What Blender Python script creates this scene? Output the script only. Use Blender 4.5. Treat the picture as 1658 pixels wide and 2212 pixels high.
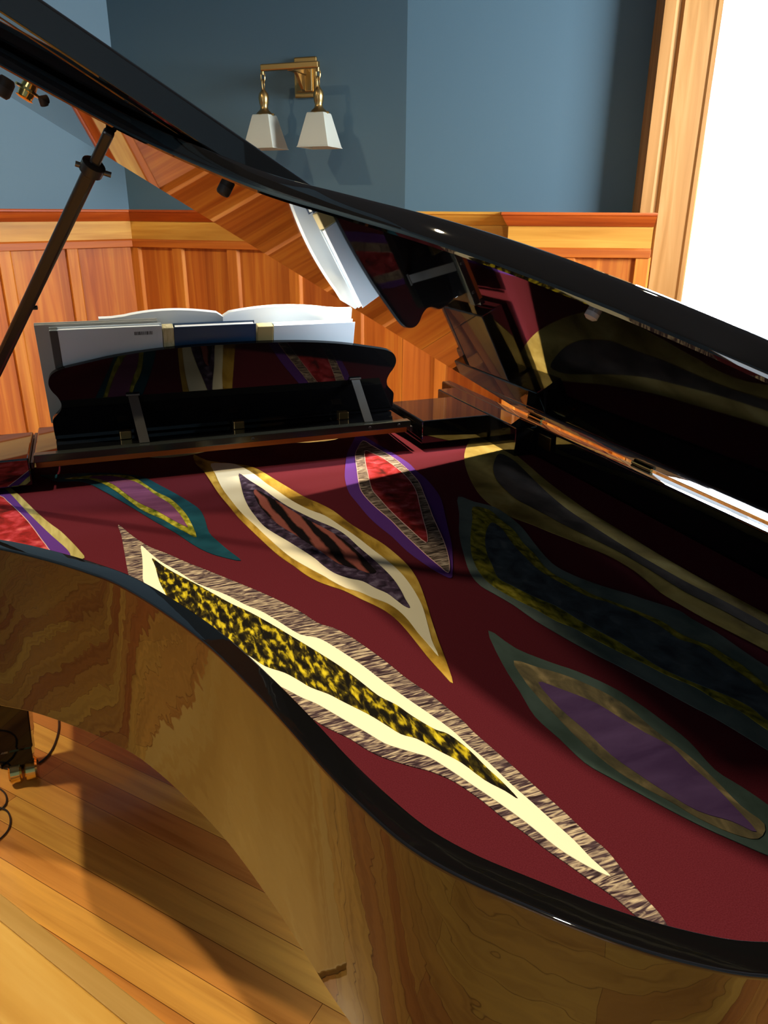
import bpy, bmesh, math, random
from mathutils import Vector, Matrix
from mathutils.geometry import tessellate_polygon
R = math.radians
random.seed(7)
S = bpy.context.scene
for o in list(bpy.data.objects): bpy.data.objects.remove(o)

# ------------------------------------------------------------------ camera
CAMZ = 1.565
PITCH = math.atan(651 / 1640)
cd = bpy.data.cameras.new('camera'); cam = bpy.data.objects.new('camera', cd); S.collection.objects.link(cam)
cam.location = (0, 0, CAMZ)
rl = R(0.35)
Fv = Vector((0, math.cos(PITCH), -math.sin(PITCH))); R0 = Vector((1, 0, 0)); U0 = Vector((0, math.sin(PITCH), math.cos(PITCH)))
Rv = R0 * math.cos(rl) + U0 * math.sin(rl); Uv = U0 * math.cos(rl) - R0 * math.sin(rl)
cam.rotation_euler = Matrix((Rv, Uv, -Fv)).transposed().to_euler()
cd.sensor_fit = 'HORIZONTAL'; cd.sensor_width = 36; cd.lens = 1640 / 1658 * 36
cd.clip_start = 0.02
S.camera = cam

# ------------------------------------------------------------------ world, lights, exposure
S.view_settings.view_transform = 'Standard'; S.view_settings.look = 'None'
S.view_settings.exposure = 0.0; S.view_settings.gamma = 1.0
try: S.view_settings.use_curve_mapping = False
except Exception: pass
w = bpy.data.worlds.new('sky'); S.world = w; w.use_nodes = True
bg = w.node_tree.nodes['Background']; bg.inputs[0].default_value = (0.80, 0.90, 1.0, 1); bg.inputs[1].default_value = 3.0

def area(name, loc, aim, sx, sy, power, col, spread=180):
    l = bpy.data.lights.new(name, 'AREA'); l.shape = 'RECTANGLE'; l.size = sx; l.size_y = sy; l.energy = power; l.color = col
    l.spread = R(spread)
    o = bpy.data.objects.new(name, l); S.collection.objects.link(o); o.location = loc
    o.rotation_euler = (Vector(aim) - Vector(loc)).to_track_quat('-Z', 'Y').to_euler(); return o
# daylight through front and side windows, plus added bluish fill from the rear
area('daylight_window_side', (2.74, 1.80, 2.15), (0.2, 2.7, 1.7), 1.15, 0.95, 260, (0.86, 0.93, 1.0))
area('daylight_window_front', (1.72, 3.62, 2.40), (0.3, 1.9, 1.0), 1.0, 1.0, 620, (0.90, 0.95, 1.0))
area('added_fill_rear', (-2.2, -3.3, 1.75), (-1.0, 1.0, 1.2), 1.6, 1.5, 10, (0.85, 0.93, 1.0))

# ------------------------------------------------------------------ helpers
TH = R(21.0)
def K(k, q, z): return Vector((k * math.cos(TH) - q * math.sin(TH), k * math.sin(TH) + q * math.cos(TH), z))
def link(o): S.collection.objects.link(o); return o
def tag(o, label=None, cat=None, group=None, kind=None):
    if label: o['label'] = label
    if cat: o['category'] = cat
    if group: o['group'] = group
    if kind: o['kind'] = kind
    return o
def empty(name, loc, rz=0):
    o = bpy.data.objects.new(name, None); o.location = loc; o.rotation_euler = (0, 0, rz); o.empty_display_size = .1; return link(o)
def obj(name, bm, mat, parent=None, smooth=False, bevel=0, seg=2, flats=0):
    bmesh.ops.recalc_face_normals(bm, faces=bm.faces[:])
    me = bpy.data.meshes.new(name); bm.to_mesh(me); bm.free()
    o = bpy.data.objects.new(name, me); link(o)
    for m in (mat if isinstance(mat, (list, tuple)) else [mat]): me.materials.append(m)
    if smooth:
        for p in me.polygons: p.use_smooth = True
    if bevel:
        b = o.modifiers.new('bevel', 'BEVEL'); b.width = bevel; b.segments = seg; b.limit_method = 'ANGLE'; b.angle_limit = R(35)
        if smooth: b.harden_normals = False
    if smooth:
        try:
            me.set_sharp_from_angle(angle=R(40))
        except Exception: pass
    if smooth and flats:
        for p in me.polygons:
            if len(p.vertices) == 3: p.use_smooth = False
        wn = o.modifiers.new('weighted', 'WEIGHTED_NORMAL'); wn.weight = 100; wn.keep_sharp = True
    if parent: o.parent = parent
    return o
def box(bm, x0, x1, y0, y1, z0, z1, M=None):
    vs = [bm.verts.new(v) for v in ((x0,y0,z0),(x1,y0,z0),(x1,y1,z0),(x0,y1,z0),(x0,y0,z1),(x1,y0,z1),(x1,y1,z1),(x0,y1,z1))]
    for f in ((0,3,2,1),(4,5,6,7),(0,1,5,4),(1,2,6,5),(2,3,7,6),(3,0,4,7)): bm.faces.new([vs[i] for i in f])
    if M: bmesh.ops.transform(bm, matrix=M, verts=vs)
    return vs
def B(): return bmesh.new()
def tube(bm, pts, r, n=12, cap=True):
    pts = [Vector(p) for p in pts]; rs = r if isinstance(r, (list, tuple)) else [r] * len(pts)
    rings = []; pn = None
    for i, p in enumerate(pts):
        d = (pts[min(i+1, len(pts)-1)] - pts[max(i-1, 0)]).normalized()
        if pn is None: a = d.orthogonal().normalized()
        else:
            a = pn - d * pn.dot(d); a = a.normalized() if a.length > 1e-6 else d.orthogonal().normalized()
        pn = a; b = d.cross(a)
        rings.append([bm.verts.new(p + (a * math.cos(2*math.pi*j/n) + b * math.sin(2*math.pi*j/n)) * rs[i]) for j in range(n)])
    for i in range(len(rings)-1):
        for j in range(n): bm.faces.new((rings[i][j], rings[i][(j+1)%n], rings[i+1][(j+1)%n], rings[i+1][j]))
    if cap: bm.faces.new(rings[0][::-1]); bm.faces.new(rings[-1])
def lathe(bm, prof, c=(0,0,0), n=24, sq=False, M=None):
    c = Vector(c); rings = []
    for r, z in prof:
        ring = []
        for j in range(n):
            a = 2*math.pi*(j+.5)/n
            ring.append(bm.verts.new(c + Vector((math.cos(a)*r, math.sin(a)*r, z))))
        rings.append(ring)
    for i in range(len(rings)-1):
        for j in range(n): bm.faces.new((rings[i][j], rings[i][(j+1)%n], rings[i+1][(j+1)%n], rings[i+1][j]))
    bm.faces.new(rings[0][::-1]); bm.faces.new(rings[-1])
    if M: bmesh.ops.transform(bm, matrix=M, verts=[v for r_ in rings for v in r_])
def prism(bm, poly, h0, h1, f=None):
    """poly: list of (a,b); f maps (a,b,h)->Vector"""
    f = f or (lambda a, b, h: Vector((a, b, h)))
    lo = [bm.verts.new(f(a, b, h0)) for a, b in poly]; hi = [bm.verts.new(f(a, b, h1)) for a, b in poly]
    n = len(poly)
    for t in tessellate_polygon([[Vector((a, b, 0)) for a, b in poly]]):
        bm.faces.new([hi[i] for i in t]); bm.faces.new([lo[i] for i in t][::-1])
    for i in range(n): bm.faces.new((lo[i], lo[(i+1)%n], hi[(i+1)%n], hi[i]))
def spline(pts, m=6, closed=False):
    out = []; n = len(pts); P = [Vector(p) for p in pts]
    rng = range(n) if closed else range(n-1)
    for i in rng:
        p0 = P[(i-1)%n] if closed or i > 0 else P[i]; p1 = P[i]; p2 = P[(i+1)%n]
        p3 = P[(i+2)%n] if closed or i+2 < n else p2
        for j in range(m):
            t = j/m
            out.append(0.5*((2*p1)+(-p0+p2)*t+(2*p0-5*p1+4*p2-p3)*t*t+(-p0+3*p1-3*p2+p3)*t**3))
    if not closed: out.append(P[-1])
    return out

# ------------------------------------------------------------------ materials
def lin(h):
    h = h.lstrip('#'); c = [int(h[i:i+2], 16)/255 for i in (0, 2, 4)]
    return tuple((x/12.92 if x <= .04045 else ((x+.055)/1.055)**2.4) for x in c) + (1,)
def mat(name, col, rough=.5, metal=0, coat=0, spec=.5, ior=1.5):
    m = bpy.data.materials.new(name); m.use_nodes = True; b = m.node_tree.nodes['Principled BSDF']
    b.inputs['Base Color'].default_value = lin(col) if isinstance(col, str) else (*col, 1)
    b.inputs['Roughness'].default_value = rough; b.inputs['Metallic'].default_value = metal
    b.inputs['Coat Weight'].default_value = coat; b.inputs['Specular IOR Level'].default_value = spec; b.inputs['IOR'].default_value = ior
    return m
def nodes(m): return m.node_tree.nodes, m.node_tree.links, m.node_tree.nodes['Principled BSDF']
def ramp(nt, stops):
    r = nt.new('ShaderNodeValToRGB'); cr = r.color_ramp
    while len(cr.elements) < len(stops): cr.elements.new(.5)
    for e, (p, c) in zip(cr.elements, stops): e.position = p; e.color = lin(c) if isinstance(c, str) else (*c, 1)
    return r
def wood(name, c0, c1, c2, axis='z', scale=1.0, rough=.4, board=0, tint=.25, coat=0.0):
    """axis: grain direction in object space; board: width of individually toned boards across"""
    m = mat(name, c0, rough+.1, coat=coat, spec=.3); nt, lk, b = nodes(m)
    tc = nt.new('ShaderNodeTexCoord'); mp = nt.new('ShaderNodeMapping'); lk.new(tc.outputs['Object'], mp.inputs[0])
    s = {'x': (1.2, 26, 26), 'z': (26, 26, 1.2), 'y': (26, 1.2, 26)}[axis]
    mp.inputs['Scale'].default_value = [a*scale for a in s]
    n = nt.new('ShaderNodeTexNoise'); n.inputs['Scale'].default_value = 1.0; n.inputs['Detail'].default_value = 5; n.inputs['Distortion'].default_value = 1.2
    lk.new(mp.outputs[0], n.inputs['Vector'])
    r = ramp(nt, [(.3, c1), (.5, c0), (.72, c2)]); lk.new(n.outputs['Fac'], r.inputs[0])
    out = r.outputs[0]
    # large scale tone drift from board to board
    mp2 = nt.new('ShaderNodeMapping'); lk.new(tc.outputs['Object'], mp2.inputs[0])
    mp2.inputs['Scale'].default_value = {'x': (.6, 9, 9), 'z': (9, 9, .5), 'y': (9, .6, 9)}[axis]
    n2 = nt.new('ShaderNodeTexNoise'); n2.inputs['Detail'].default_value = 1; lk.new(mp2.outputs[0], n2.inputs['Vector']); n2.inputs['Scale'].default_value = 1
    mx = nt.new('ShaderNodeMix'); mx.data_type = 'RGBA'; mx.blend_type = 'MULTIPLY'; mx.inputs['Factor'].default_value = 1
    r2 = ramp(nt, [(.3, (1-tint, 1-tint*1.15, 1-tint*1.3)), (.7, (1, 1, 1))]); lk.new(n2.outputs['Fac'], r2.inputs[0])
    lk.new(out, mx.inputs['A']); lk.new(r2.outputs[0], mx.inputs['B']); out = mx.outputs['Result']
    if board:
        sx = nt.new('ShaderNodeSeparateXYZ'); lk.new(tc.outputs['Object'], sx.inputs[0])
        d = nt.new('ShaderNodeMath'); d.operation = 'DIVIDE'; d.inputs[1].default_value = board; lk.new(sx.outputs['X'], d.inputs[0])
        fl = nt.new('ShaderNodeMath'); fl.operation = 'FLOOR'; lk.new(d.outputs[0], fl.inputs[0])
        wn = nt.new('ShaderNodeTexWhiteNoise'); wn.noise_dimensions = '1D'; lk.new(fl.outputs[0], wn.inputs['W'])
        r3 = ramp(nt, [(0, (.72, .62, .55)), (.5, (1, .95, .9)), (1, (1.05, 1.15, 1.1))]); lk.new(wn.outputs['Value'], r3.inputs[0])
        m3 = nt.new('ShaderNodeMix'); m3.data_type = 'RGBA'; m3.blend_type = 'MULTIPLY'; m3.inputs['Factor'].default_value = .8
        lk.new(out, m3.inputs['A']); lk.new(r3.outputs[0], m3.inputs['B']); out = m3.outputs['Result']
    lk.new(out, b.inputs['Base Color'])
    return m
def fabric(name, stops, scale=(20, 20, 20), detail=6, dist=.5, rough=.85, wave=None, rot=0, bump=.15, spec=.08, sheen=0):
    m = mat(name, '#888888', rough, spec=spec); nt, lk, b = nodes(m)
    tc = nt.new('ShaderNodeTexCoord'); mp = nt.new('ShaderNodeMapping'); lk.new(tc.outputs['Object'], mp.inputs[0])
    mp.inputs['Rotation'].default_value = (0, 0, rot); mp.inputs['Scale'].default_value = scale
    if wave:
        n = nt.new('ShaderNodeTexWave'); n.inputs['Scale'].default_value = wave[0]; n.inputs['Distortion'].default_value = wave[1]
        n.inputs['Detail'].default_value = 3; n.inputs['Detail Scale'].default_value = wave[2]
    else:
        n = nt.new('ShaderNodeTexNoise'); n.inputs['Scale'].default_value = 1; n.inputs['Detail'].default_value = detail; n.inputs['Distortion'].default_value = dist
    lk.new(mp.outputs[0], n.inputs['Vector'])
    r = ramp(nt, stops); lk.new(n.outputs['Fac'], r.inputs[0]); lk.new(r.outputs[0], b.inputs['Base Color'])
    if bump:
        nn = nt.new('ShaderNodeTexNoise'); nn.inputs['Scale'].default_value = 900; lk.new(tc.outputs['Object'], nn.inputs['Vector'])
        bp = nt.new('ShaderNodeBump'); bp.inputs['Strength'].default_value = bump; bp.inputs['Distance'].default_value = .0005
        lk.new(nn.outputs['Fac'], bp.inputs['Height']); lk.new(bp.outputs[0], b.inputs['Normal'])
    if sheen: b.inputs['Sheen Weight'].default_value = sheen
    return m

def paint(name, col, rough=.5):
    m = mat(name, col, rough); nt, lk, b = nodes(m)
    n = nt.new('ShaderNodeTexNoise'); n.inputs['Scale'].default_value = 220; n.inputs['Detail'].default_value = 3
    tc = nt.new('ShaderNodeTexCoord'); lk.new(tc.outputs['Object'], n.inputs['Vector'])
    bp = nt.new('ShaderNodeBump'); bp.inputs['Strength'].default_value = .12; bp.inputs['Distance'].default_value = .001
    lk.new(n.outputs['Fac'], bp.inputs['Height']); lk.new(bp.outputs[0], b.inputs['Normal'])
    return m
M_wall = paint('slate_blue_paint', (.050, .102, .136), .62)
M_ceil = paint('dark_ceiling_paint', (.045, .06, .085), .6)
M_frieze = wood('honey_fir', '#c48c34', '#b47a26', '#d4a244', 'x', rough=.38)
M_cap = wood('red_fir', '#a04410', '#8c380c', '#b25414', 'x', rough=.38)
M_rail = wood('orange_fir', '#ac5814', '#98480e', '#bc681c', 'x', rough=.38)
M_panel = wood('panel_fir', '#b2601c', '#a05014', '#c47828', 'z', rough=.38, board=.233)
M_stile = wood('stile_fir', '#bc6c20', '#a85a18', '#cc8430', 'z', rough=.38)
M_casing = wood('casing_oak', '#ac7c44', '#986a34', '#bc8e56', 'z', rough=.35, tint=.12)
M_black = mat('black_piano_lacquer', (.0035, .0035, .004), .02, ior=1.75)
M_desk = mat('desk_lacquer', (.0035, .0035, .004), .03, ior=1.42)
M_case = mat('black_case_lacquer', (.0035, .0035, .004), .02, ior=1.75)
_n, _l, _b = M_case.node_tree.nodes, M_case.node_tree.links, M_case.node_tree.nodes['Principled BSDF']
_t = _n.new('ShaderNodeTexCoord'); _x = _n.new('ShaderNodeTexNoise'); _x.inputs['Scale'].default_value = 16; _x.inputs['Detail'].default_value = 2
_p = _n.new('ShaderNodeBump'); _p.inputs['Strength'].default_value = .35; _p.inputs['Distance'].default_value = .0012
_l.new(_t.outputs['Object'], _x.inputs['Vector']); _l.new(_x.outputs['Fac'], _p.inputs['Height']); _l.new(_p.outputs[0], _b.inputs['Normal'])
M_blacksat = mat('black_satin', (.012, .012, .013), .3)
M_felt = wood('amber_wood', '#b5601a', '#a04f12', '#c4722a', 'x')
M_plate = mat('gold_iron_plate', (.32, .20, .07), .35, metal=.6)
M_brass = mat('antique_brass', (.42, .27, .10), .32, metal=1)
M_brass2 = mat('polished_brass', (.80, .58, .20), .14, metal=1)
M_steel = mat('dull_steel', (.16, .155, .14), .35, metal=.8)
M_rubber = mat('black_rubber', (.01, .01, .01), .6)
M_cord = mat('black_cord', (.012, .011, .010), .45)
def floor_mat():
    m = mat('jatoba_planks', '#a0601c', .22, coat=.15); nt, lk, b = nodes(m)
    tc = nt.new('ShaderNodeTexCoord'); br = nt.new('ShaderNodeTexBrick'); lk.new(tc.outputs['Object'], br.inputs['Vector'])
    br.inputs['Scale'].default_value = 1; br.inputs['Brick Width'].default_value = 1.75; br.inputs['Row Height'].default_value = .083
    br.inputs['Mortar Size'].default_value = .0009; br.inputs['Mortar Smooth'].default_value = .4; br.inputs['Bias'].default_value = .0
    br.offset = .37; br.offset_frequency = 2
    br.inputs['Color1'].default_value = lin('#b26a34'); br.inputs['Color2'].default_value = lin('#daa84e'); br.inputs['Mortar'].default_value = lin('#5e3412')
    mp = nt.new('ShaderNodeMapping'); lk.new(tc.outputs['Object'], mp.inputs[0]); mp.inputs['Scale'].default_value = (2.2, 42, 1)
    n = nt.new('ShaderNodeTexNoise'); n.inputs['Scale'].default_value = 1; n.inputs['Detail'].default_value = 6; n.inputs['Distortion'].default_value = .6
    lk.new(mp.outputs[0], n.inputs['Vector'])
    r = ramp(nt, [(.28, (.74, .68, .62)), (.5, (.97, .97, .97)), (.72, (1.12, 1.12, 1.05))]); lk.new(n.outputs['Fac'], r.inputs[0])
    mx = nt.new('ShaderNodeMix'); mx.data_type = 'RGBA'; mx.blend_type = 'MULTIPLY'; mx.inputs['Factor'].default_value = 1
    lk.new(br.outputs['Color'], mx.inputs['A']); lk.new(r.outputs[0], mx.inputs['B']); lk.new(mx.outputs['Result'], b.inputs['Base Color'])
    return m
M_floor = floor_mat()
M_maple = wood('blond_maple', '#cfa04a', '#c2913c', '#dcb25e', 'x', scale=.5, rough=.3, tint=.08)
M_nosing = wood('tan_nosing', '#b58f4c', '#a8823e', '#c09c5a', 'x', scale=.5, rough=.35, tint=.06)
# ------------------------------------------------------------------ room shell
def struct(name, bm, m, loc=(0,0,0), rz=0, **kw):
    o = obj(name, bm, m, **kw); o.location = loc; o.rotation_euler = (0, 0, rz); o['kind'] = 'structure'; return o
CEIL = 3.28
# floor: planks run parallel to the angled back wall
bm = B(); box(bm, -7, 7, -7, 7, -.05, 0); fl = struct('floor', bm, M_floor, (0, 0, 0), R(-29))
bm = B(); box(bm, -6.0, 3.3, -4.2, 4.8, CEIL, CEIL+.08); struct('ceiling', bm, M_ceil)

# corner points of the walls as seen from inside, anticlockwise
C0 = Vector((-1.247, 3.969, 0)); C1 = Vector((0.080, 3.470, 0)); C2 = Vector((2.60, 3.27, 0))
dl = Vector((-.641, -.767, 0)); CL = C0 + dl * 4.6
def wall_frame(a, b):
    """object matrix data for a wall from a to b: local x along wall, local -y into the room"""
    d = (b - a); L = d.length; return L, math.atan2(d.y, d.x)
def plain_wall(name, a, b, holes=()):
    L, rz = wall_frame(a, b); bm = B(); x = -.0
    # holes: (x0,x1,z0,z1)
    edges = [0]
    for h in holes: edges += [h[0], h[1]]
    edges.append(L)
    for i in range(0, len(edges), 2): box(bm, edges[i], edges[i+1], 0, .12, 0, CEIL)
    for h in holes: box(bm, h[0], h[1], 0, .12, 0, h[2]); box(bm, h[0], h[1], 0, .12, h[3], CEIL)
    return struct(name, bm, M_wall, a, rz), L, rz
plain_wall('wall_left', CL, C0); plain_wall('wall_back', C0, C1)
LW, RW = wall_frame(C1, C2)
W1 = (1.150, 2.15, .62, 2.98)       # window in the lit wall, local x
plain_wall('wall_window', C1, C2, [W1])
W2 = (.87, 2.07, 1.65, 2.65)         # window in the right wall
plain_wall('wall_right', C2, Vector((2.60, -3.2, 0)), [W2])
W3 = (3.9, 5.7, .9, 2.45)  # unseen rear opening, added to let in fill light
plain_wall('wall_rear', Vector((2.60, -3.2, 0)), Vector((-4.20, -3.2, 0)), [W3])
plain_wall('wall_far_left', Vector((-4.20, -3.2, 0)), CL)

# ---- wainscot pieces; profile in (out, z)
trimn = [0]
def trim(bm, m, a, rz, **kw):
    trimn[0] += 1; return struct('trim_%d' % trimn[0], bm, m, a, rz, **kw)
CAPZ = 1.563
cap_prof = [(0, CAPZ), (.052, CAPZ), (.056, CAPZ-.004), (.056, CAPZ-.010), (.050, CAPZ-.014), (.046, CAPZ-.022), (.036, CAPZ-.036), (.027, CAPZ-.046), (.022, CAPZ-.052), (0, CAPZ-.052)]
def sweep(bm, prof, x0, x1, m0=0, m1=0, base=0):
    """straight moulding along local x, mitre slopes m0/m1 (dx per unit out)"""
    a = [bm.verts.new((x0 + m0*o, -base-o, z)) for o, z in prof]; b = [bm.verts.new((x1 + m1*o, -base-o, z)) for o, z in prof]
    n = len(prof)
    for i in range(n): bm.faces.new((a[i], a[(i+1)%n], b[(i+1)%n], b[i]))
    bm.faces.new(a); bm.faces.new(b[::-1])
def wainscot(a, rz, x0, x1, seams, base=0, m0=0, m1=0, mc=None, stile=.052, far=None):
    bm = B(); sweep(bm, cap_prof, x0, x1, m0, m1, base); trim(bm, mc or M_cap, a, rz)
    bm = B(); sweep(bm, [(0, CAPZ-.050), (.018, CAPZ-.050), (.018, CAPZ-.135), (0, CAPZ-.135)], x0, x1, m0, m1, base)
    trim(bm, M_frieze, a, rz)
    bm = B(); sweep(bm, [(0, CAPZ-.133), (.020, CAPZ-.133), (.027, CAPZ-.140), (.027, CAPZ-.170), (0, CAPZ-.170)], x0, x1, m0, m1, base)
    trim(bm, M_rail, a, rz, bevel=.002)
    bm = B(); box(bm, x0, x1, -base-.006, 0.001, .14, CAPZ-.165); trim(bm, M_panel, a, rz)
    bm = B()
    for s in seams:
        sweep(bm, [(0, .14), (.020, .14), (.020, CAPZ-.168), (0, CAPZ-.168)], s, s+stile, 0, 0, base)
        # little bevelled bead along one side of each stile
        vs = [bm.verts.new(v) for v in ((s+stile, -base-.006, .14), (s+stile+.011, -base-.006, .14), (s+stile, -base-.018, .14),
              (s+stile, -base-.006, CAPZ-.168), (s+stile+.011, -base-.006, CAPZ-.168), (s+stile, -base-.018, CAPZ-.168))]
        for f in ((0,1,4,3), (1,2,5,4), (2,0,3,5), (0,2,1), (3,4,5)): bm.faces.new([vs[i] for i in f])
    trim(bm, M_stile, a, rz, bevel=.0015)
    bm = B(); sweep(bm, [(0, 0), (.024, 0), (.024, .13), (.014, .15), (0, .15)], x0, x1, m0, m1, base); 
    bn = struct('baseboard_%s' % far, bm, M_rail, a, rz)
L0, RZ0 = wall_frame(C0, C1)
wainscot(C0, RZ0, 0, L0, [-.01, .240, .543, .865, 1.17], m0=.70, m1=.10, far='back')
LL, RZL = wall_frame(CL, C0)
wainscot(CL, RZL, 0, LL, [LL - .36 - .315*i for i in range(0, 13)], m1=-.70, far='left')
# recessed wainscot, then the deeper section that runs into the window casing
XS = .445                                 # local x where the deep section begins
wainscot(C1, RW, 0, XS, [.145], m0=.10, mc=M_frieze, far='window')
wainscot(C1, RW, XS, 1.0, [XS-.0, XS+.205, XS+.50], base=.150, m0=-.9, far='window_deep')
bm = B(); box(bm, XS, XS+.02, -.151, 0, .0, CAPZ-.05); trim(bm, M_rail, C1, RW)
bm = B(); box(bm, XS-.045, 1.0, -.195, 0, CAPZ-.012, CAPZ-.001); trim(bm, M_cap, C1, RW)
# window casing (left side of window 1), jamb and sill
def casing(a, rz, x0, x1, z0, z1, head=True, base=0):
    w_ = x1 - x0
    pr = [(0, 0), (0, .030), (.040, .030), (.052, .022), (.062, .022), (.070, .034), (w_-.030, .034), (w_-.022, .040), (w_-.006, .040), (w_, .032), (w_, 0)]
    bm = B()
    lo = [bm.verts.new((x0+a_, -base-b_, z0)) for a_, b_ in pr]; hi = [bm.verts.new((x0+a_, -base-b_, z1)) for a_, b_ in pr]
    n = len(pr)
    for i in range(n): bm.faces.new((lo[i], lo[(i+1)%n], hi[(i+1)%n], hi[i]))
    bm.faces.new(lo); bm.faces.new(hi[::-1]); return bm
trim(casing(C1, RW, W1[0]-.205, W1[0]+.005, 0, 3.14, base=.115), M_casing, C1, RW)
bm = B(); box(bm, W1[0]-.205, W1[0]-.195, -.115, 0, 0, 3.14); box(bm, W1[0]-.003, W1[0]+.012, -.115, .12, W1[2]-.02, W1[3]); trim(bm, M_casing, C1, RW)
bm = B(); box(bm, W1[1], LW, -.145, 0, 0, 3.14); box(bm, W1[0]-.2, LW, -.145, 0, 2.98, 3.14); trim(bm, M_casing, C1, RW)
bm = B(); box(bm, W1[0], W1[1], -.16, .12, W1[2]-.05, W1[2]); box(bm, W1[0], W1[1], -.03, 0, .0, W1[2]-.05); trim(bm, M_casing, C1, RW)
M_glass = bpy.data.materials.new('window_glass'); M_glass.use_nodes = True
nt_ = M_glass.node_tree.nodes; lk_ = M_glass.node_tree.links; nt_.remove(nt_['Principled BSDF'])
tr_ = nt_.new('ShaderNodeBsdfTransparent'); gl_ = nt_.new('ShaderNodeBsdfGlossy'); gl_.inputs['Roughness'].default_value = 0; mx_ = nt_.new('ShaderNodeMixShader')
fr_ = nt_.new('ShaderNodeFresnel'); fr_.inputs[0].default_value = 1.3
lk_.new(fr_.outputs[0], mx_.inputs[0]); lk_.new(tr_.outputs[0], mx_.inputs[1]); lk_.new(gl_.outputs[0], mx_.inputs[2]); lk_.new(mx_.outputs[0], nt_['Material Output'].inputs['Surface'])
def window(name, a, rz, h, bars=1):
    x0, x1, z0, z1 = h; bm = B(); t = .045
    box(bm, x0, x0+t, .04, .08, z0, z1); box(bm, x1-t, x1, .04, .08, z0, z1); box(bm, x0, x1, .04, .08, z0, z0+t); box(bm, x0, x1, .04, .08, z1-t, z1)
    o = struct(name, bm, M_casing, a, rz, bevel=.003)
    g = B(); box(g, x0+t, x1-t, .058, .061, z0+t, z1-t); go = obj('pane', g, M_glass, o)
    return o
window('window_1', C1, RW, W1)
L2_, R2_ = wall_frame(C2, Vector((2.60, -3.2, 0))); window('window_2', C2, R2_, W2)
L3_, R3_ = wall_frame(Vector((2.60, -3.2, 0)), Vector((-4.20, -3.2, 0))); window('unseen_window_3', Vector((2.60, -3.2, 0)), R3_, W3)
for a_, rz_, h in ((C2, R2_, W2), (Vector((2.60, -3.2, 0)), R3_, W3)):
    bm = B()
    box(bm, h[0]-.12, h[0], -.03, 0, h[2]-.12, h[3]+.12); box(bm, h[1], h[1]+.12, -.03, 0, h[2]-.12, h[3]+.12)
    box(bm, h[0], h[1], -.03, 0, h[3], h[3]+.12); box(bm, h[0]-.02, h[1]+.02, -.06, 0, h[2]-.06, h[2]); trim(bm, M_casing, a_, rz_)

# low blond wooden platform in the lower left
e0 = K(-.374, 1.612, 0); e1 = K(-.054, 1.174, 0); de = (e1 - e0).normalized()
rz_e = math.atan2(de.y, de.x); base = e0 - de * 1.2
pf = empty('wooden_platform', base, rz_e); tag(pf, 'low blond wooden platform with tan edge strip in the lower left corner', 'platform')
PL = 1.2 + (e1 - e0).length + .065
bm = B(); box(bm, 0, PL, -.045, 0, 0, .020); obj('edge_strip', bm, M_nosing, pf, bevel=.003)
bm = B(); box(bm, 0, PL, -.26, -.0455, 0, .022); obj('platform_top', bm, M_maple, pf, bevel=.004)
# ------------------------------------------------------------------ grand piano (local axes: x = along keyboard, y = towards keyboard)
PK, PQ = .38, 1.2
piano = empty('grand_piano', K(PK, PQ, 0), TH)
tag(piano, 'glossy black grand piano with its lid propped open on the wooden floor', 'piano')
def P(k, q, z): return Vector((k - PK, q - PQ, z))
def T(bm):
    bmesh.ops.translate(bm, vec=(-PK, -PQ, 0), verts=bm.verts[:]); return bm
def kbox(k0, k1, q0, q1, z0, z1): bm = B(); box(bm, k0, k1, q0, q1, z0, z1); return T(bm)
rim_pts = [(-.435, 2.44), (-.435, 2.05), (-.433, 1.80), (-.425, 1.68), (-.400, 1.59), (-.345, 1.515), (-.270, 1.455), (-.197, 1.400), (-.119, 1.322),
  (-.058, 1.250), (-.008, 1.180), (.050, 1.064), (.100, .940), (.137, .815), (.159, .728), (.178, .645), (.198, .575), (.220, .515), (.250, .465),
  (.289, .418), (.336, .366), (.385, .322), (.440, .287), (.520, .262), (.62, .25), (.73, .25), (.86, .265), (.98, .31), (1.08, .40), (1.15, .53), (1.185, .70), (1.19, .90), (1.19, 1.2), (1.19, 1.8), (1.19, 2.44)]
rim = [(v.x, v.y) for v in spline([(a, b, 0) for a, b in rim_pts], 5)]
def offset(poly, d):
    out = []
    for i, (x, y) in enumerate(poly):
        a = Vector(poly[max(i-1, 0)]); b = Vector(poly[min(i+1, len(poly)-1)]); t = (b - a).normalized(); n = Vector((-t.y, t.x))
        out.append((x + n.x*d, y + n.y*d))
    return out
def rim_sweep(prof):
    """prof: list of (inward offset, z), closed"""
    bm = B(); rows = [[bm.verts.new((x, y, z)) for x, y in offset(rim, d)] for d, z in prof]
    n = len(prof)
    for i in range(n):
        for j in range(len(rim)-1): bm.faces.new((rows[i][j], rows[i][j+1], rows[(i+1)%n][j+1], rows[(i+1)%n][j]))
    bm.faces.new([r[0] for r in rows]); bm.faces.new([r[-1] for r in rows][::-1]); return T(bm)
RT = .034
case = obj('case', rim_sweep([(.003, .645), (0, .649), (0, .9955), (.0012, .9985), (.004, 1.0), (RT-.004, 1.0), (RT-.001, .9985), (RT, .995), (RT, .80), (.05, .80), (.05, .645)]), M_case, piano, smooth=True, flats=1)
# unseen underside board added so no light passes through the case; iron plate
inner = offset(rim, RT-.002)
def inner_poly(qmax):
    p = [a for a in inner if a[1] < qmax]; return [(p[0][0], qmax)] + p + [(p[-1][0], qmax)]
bm = B(); prism(bm, [(a, b) for a, b in inner_poly(2.40)], .655, .675); obj('underside_light_block', T(bm), M_blacksat, piano)
bm = B(); prism(bm, inner_poly(2.30), .870, .885); obj('iron_plate', T(bm), M_plate, piano)
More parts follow.
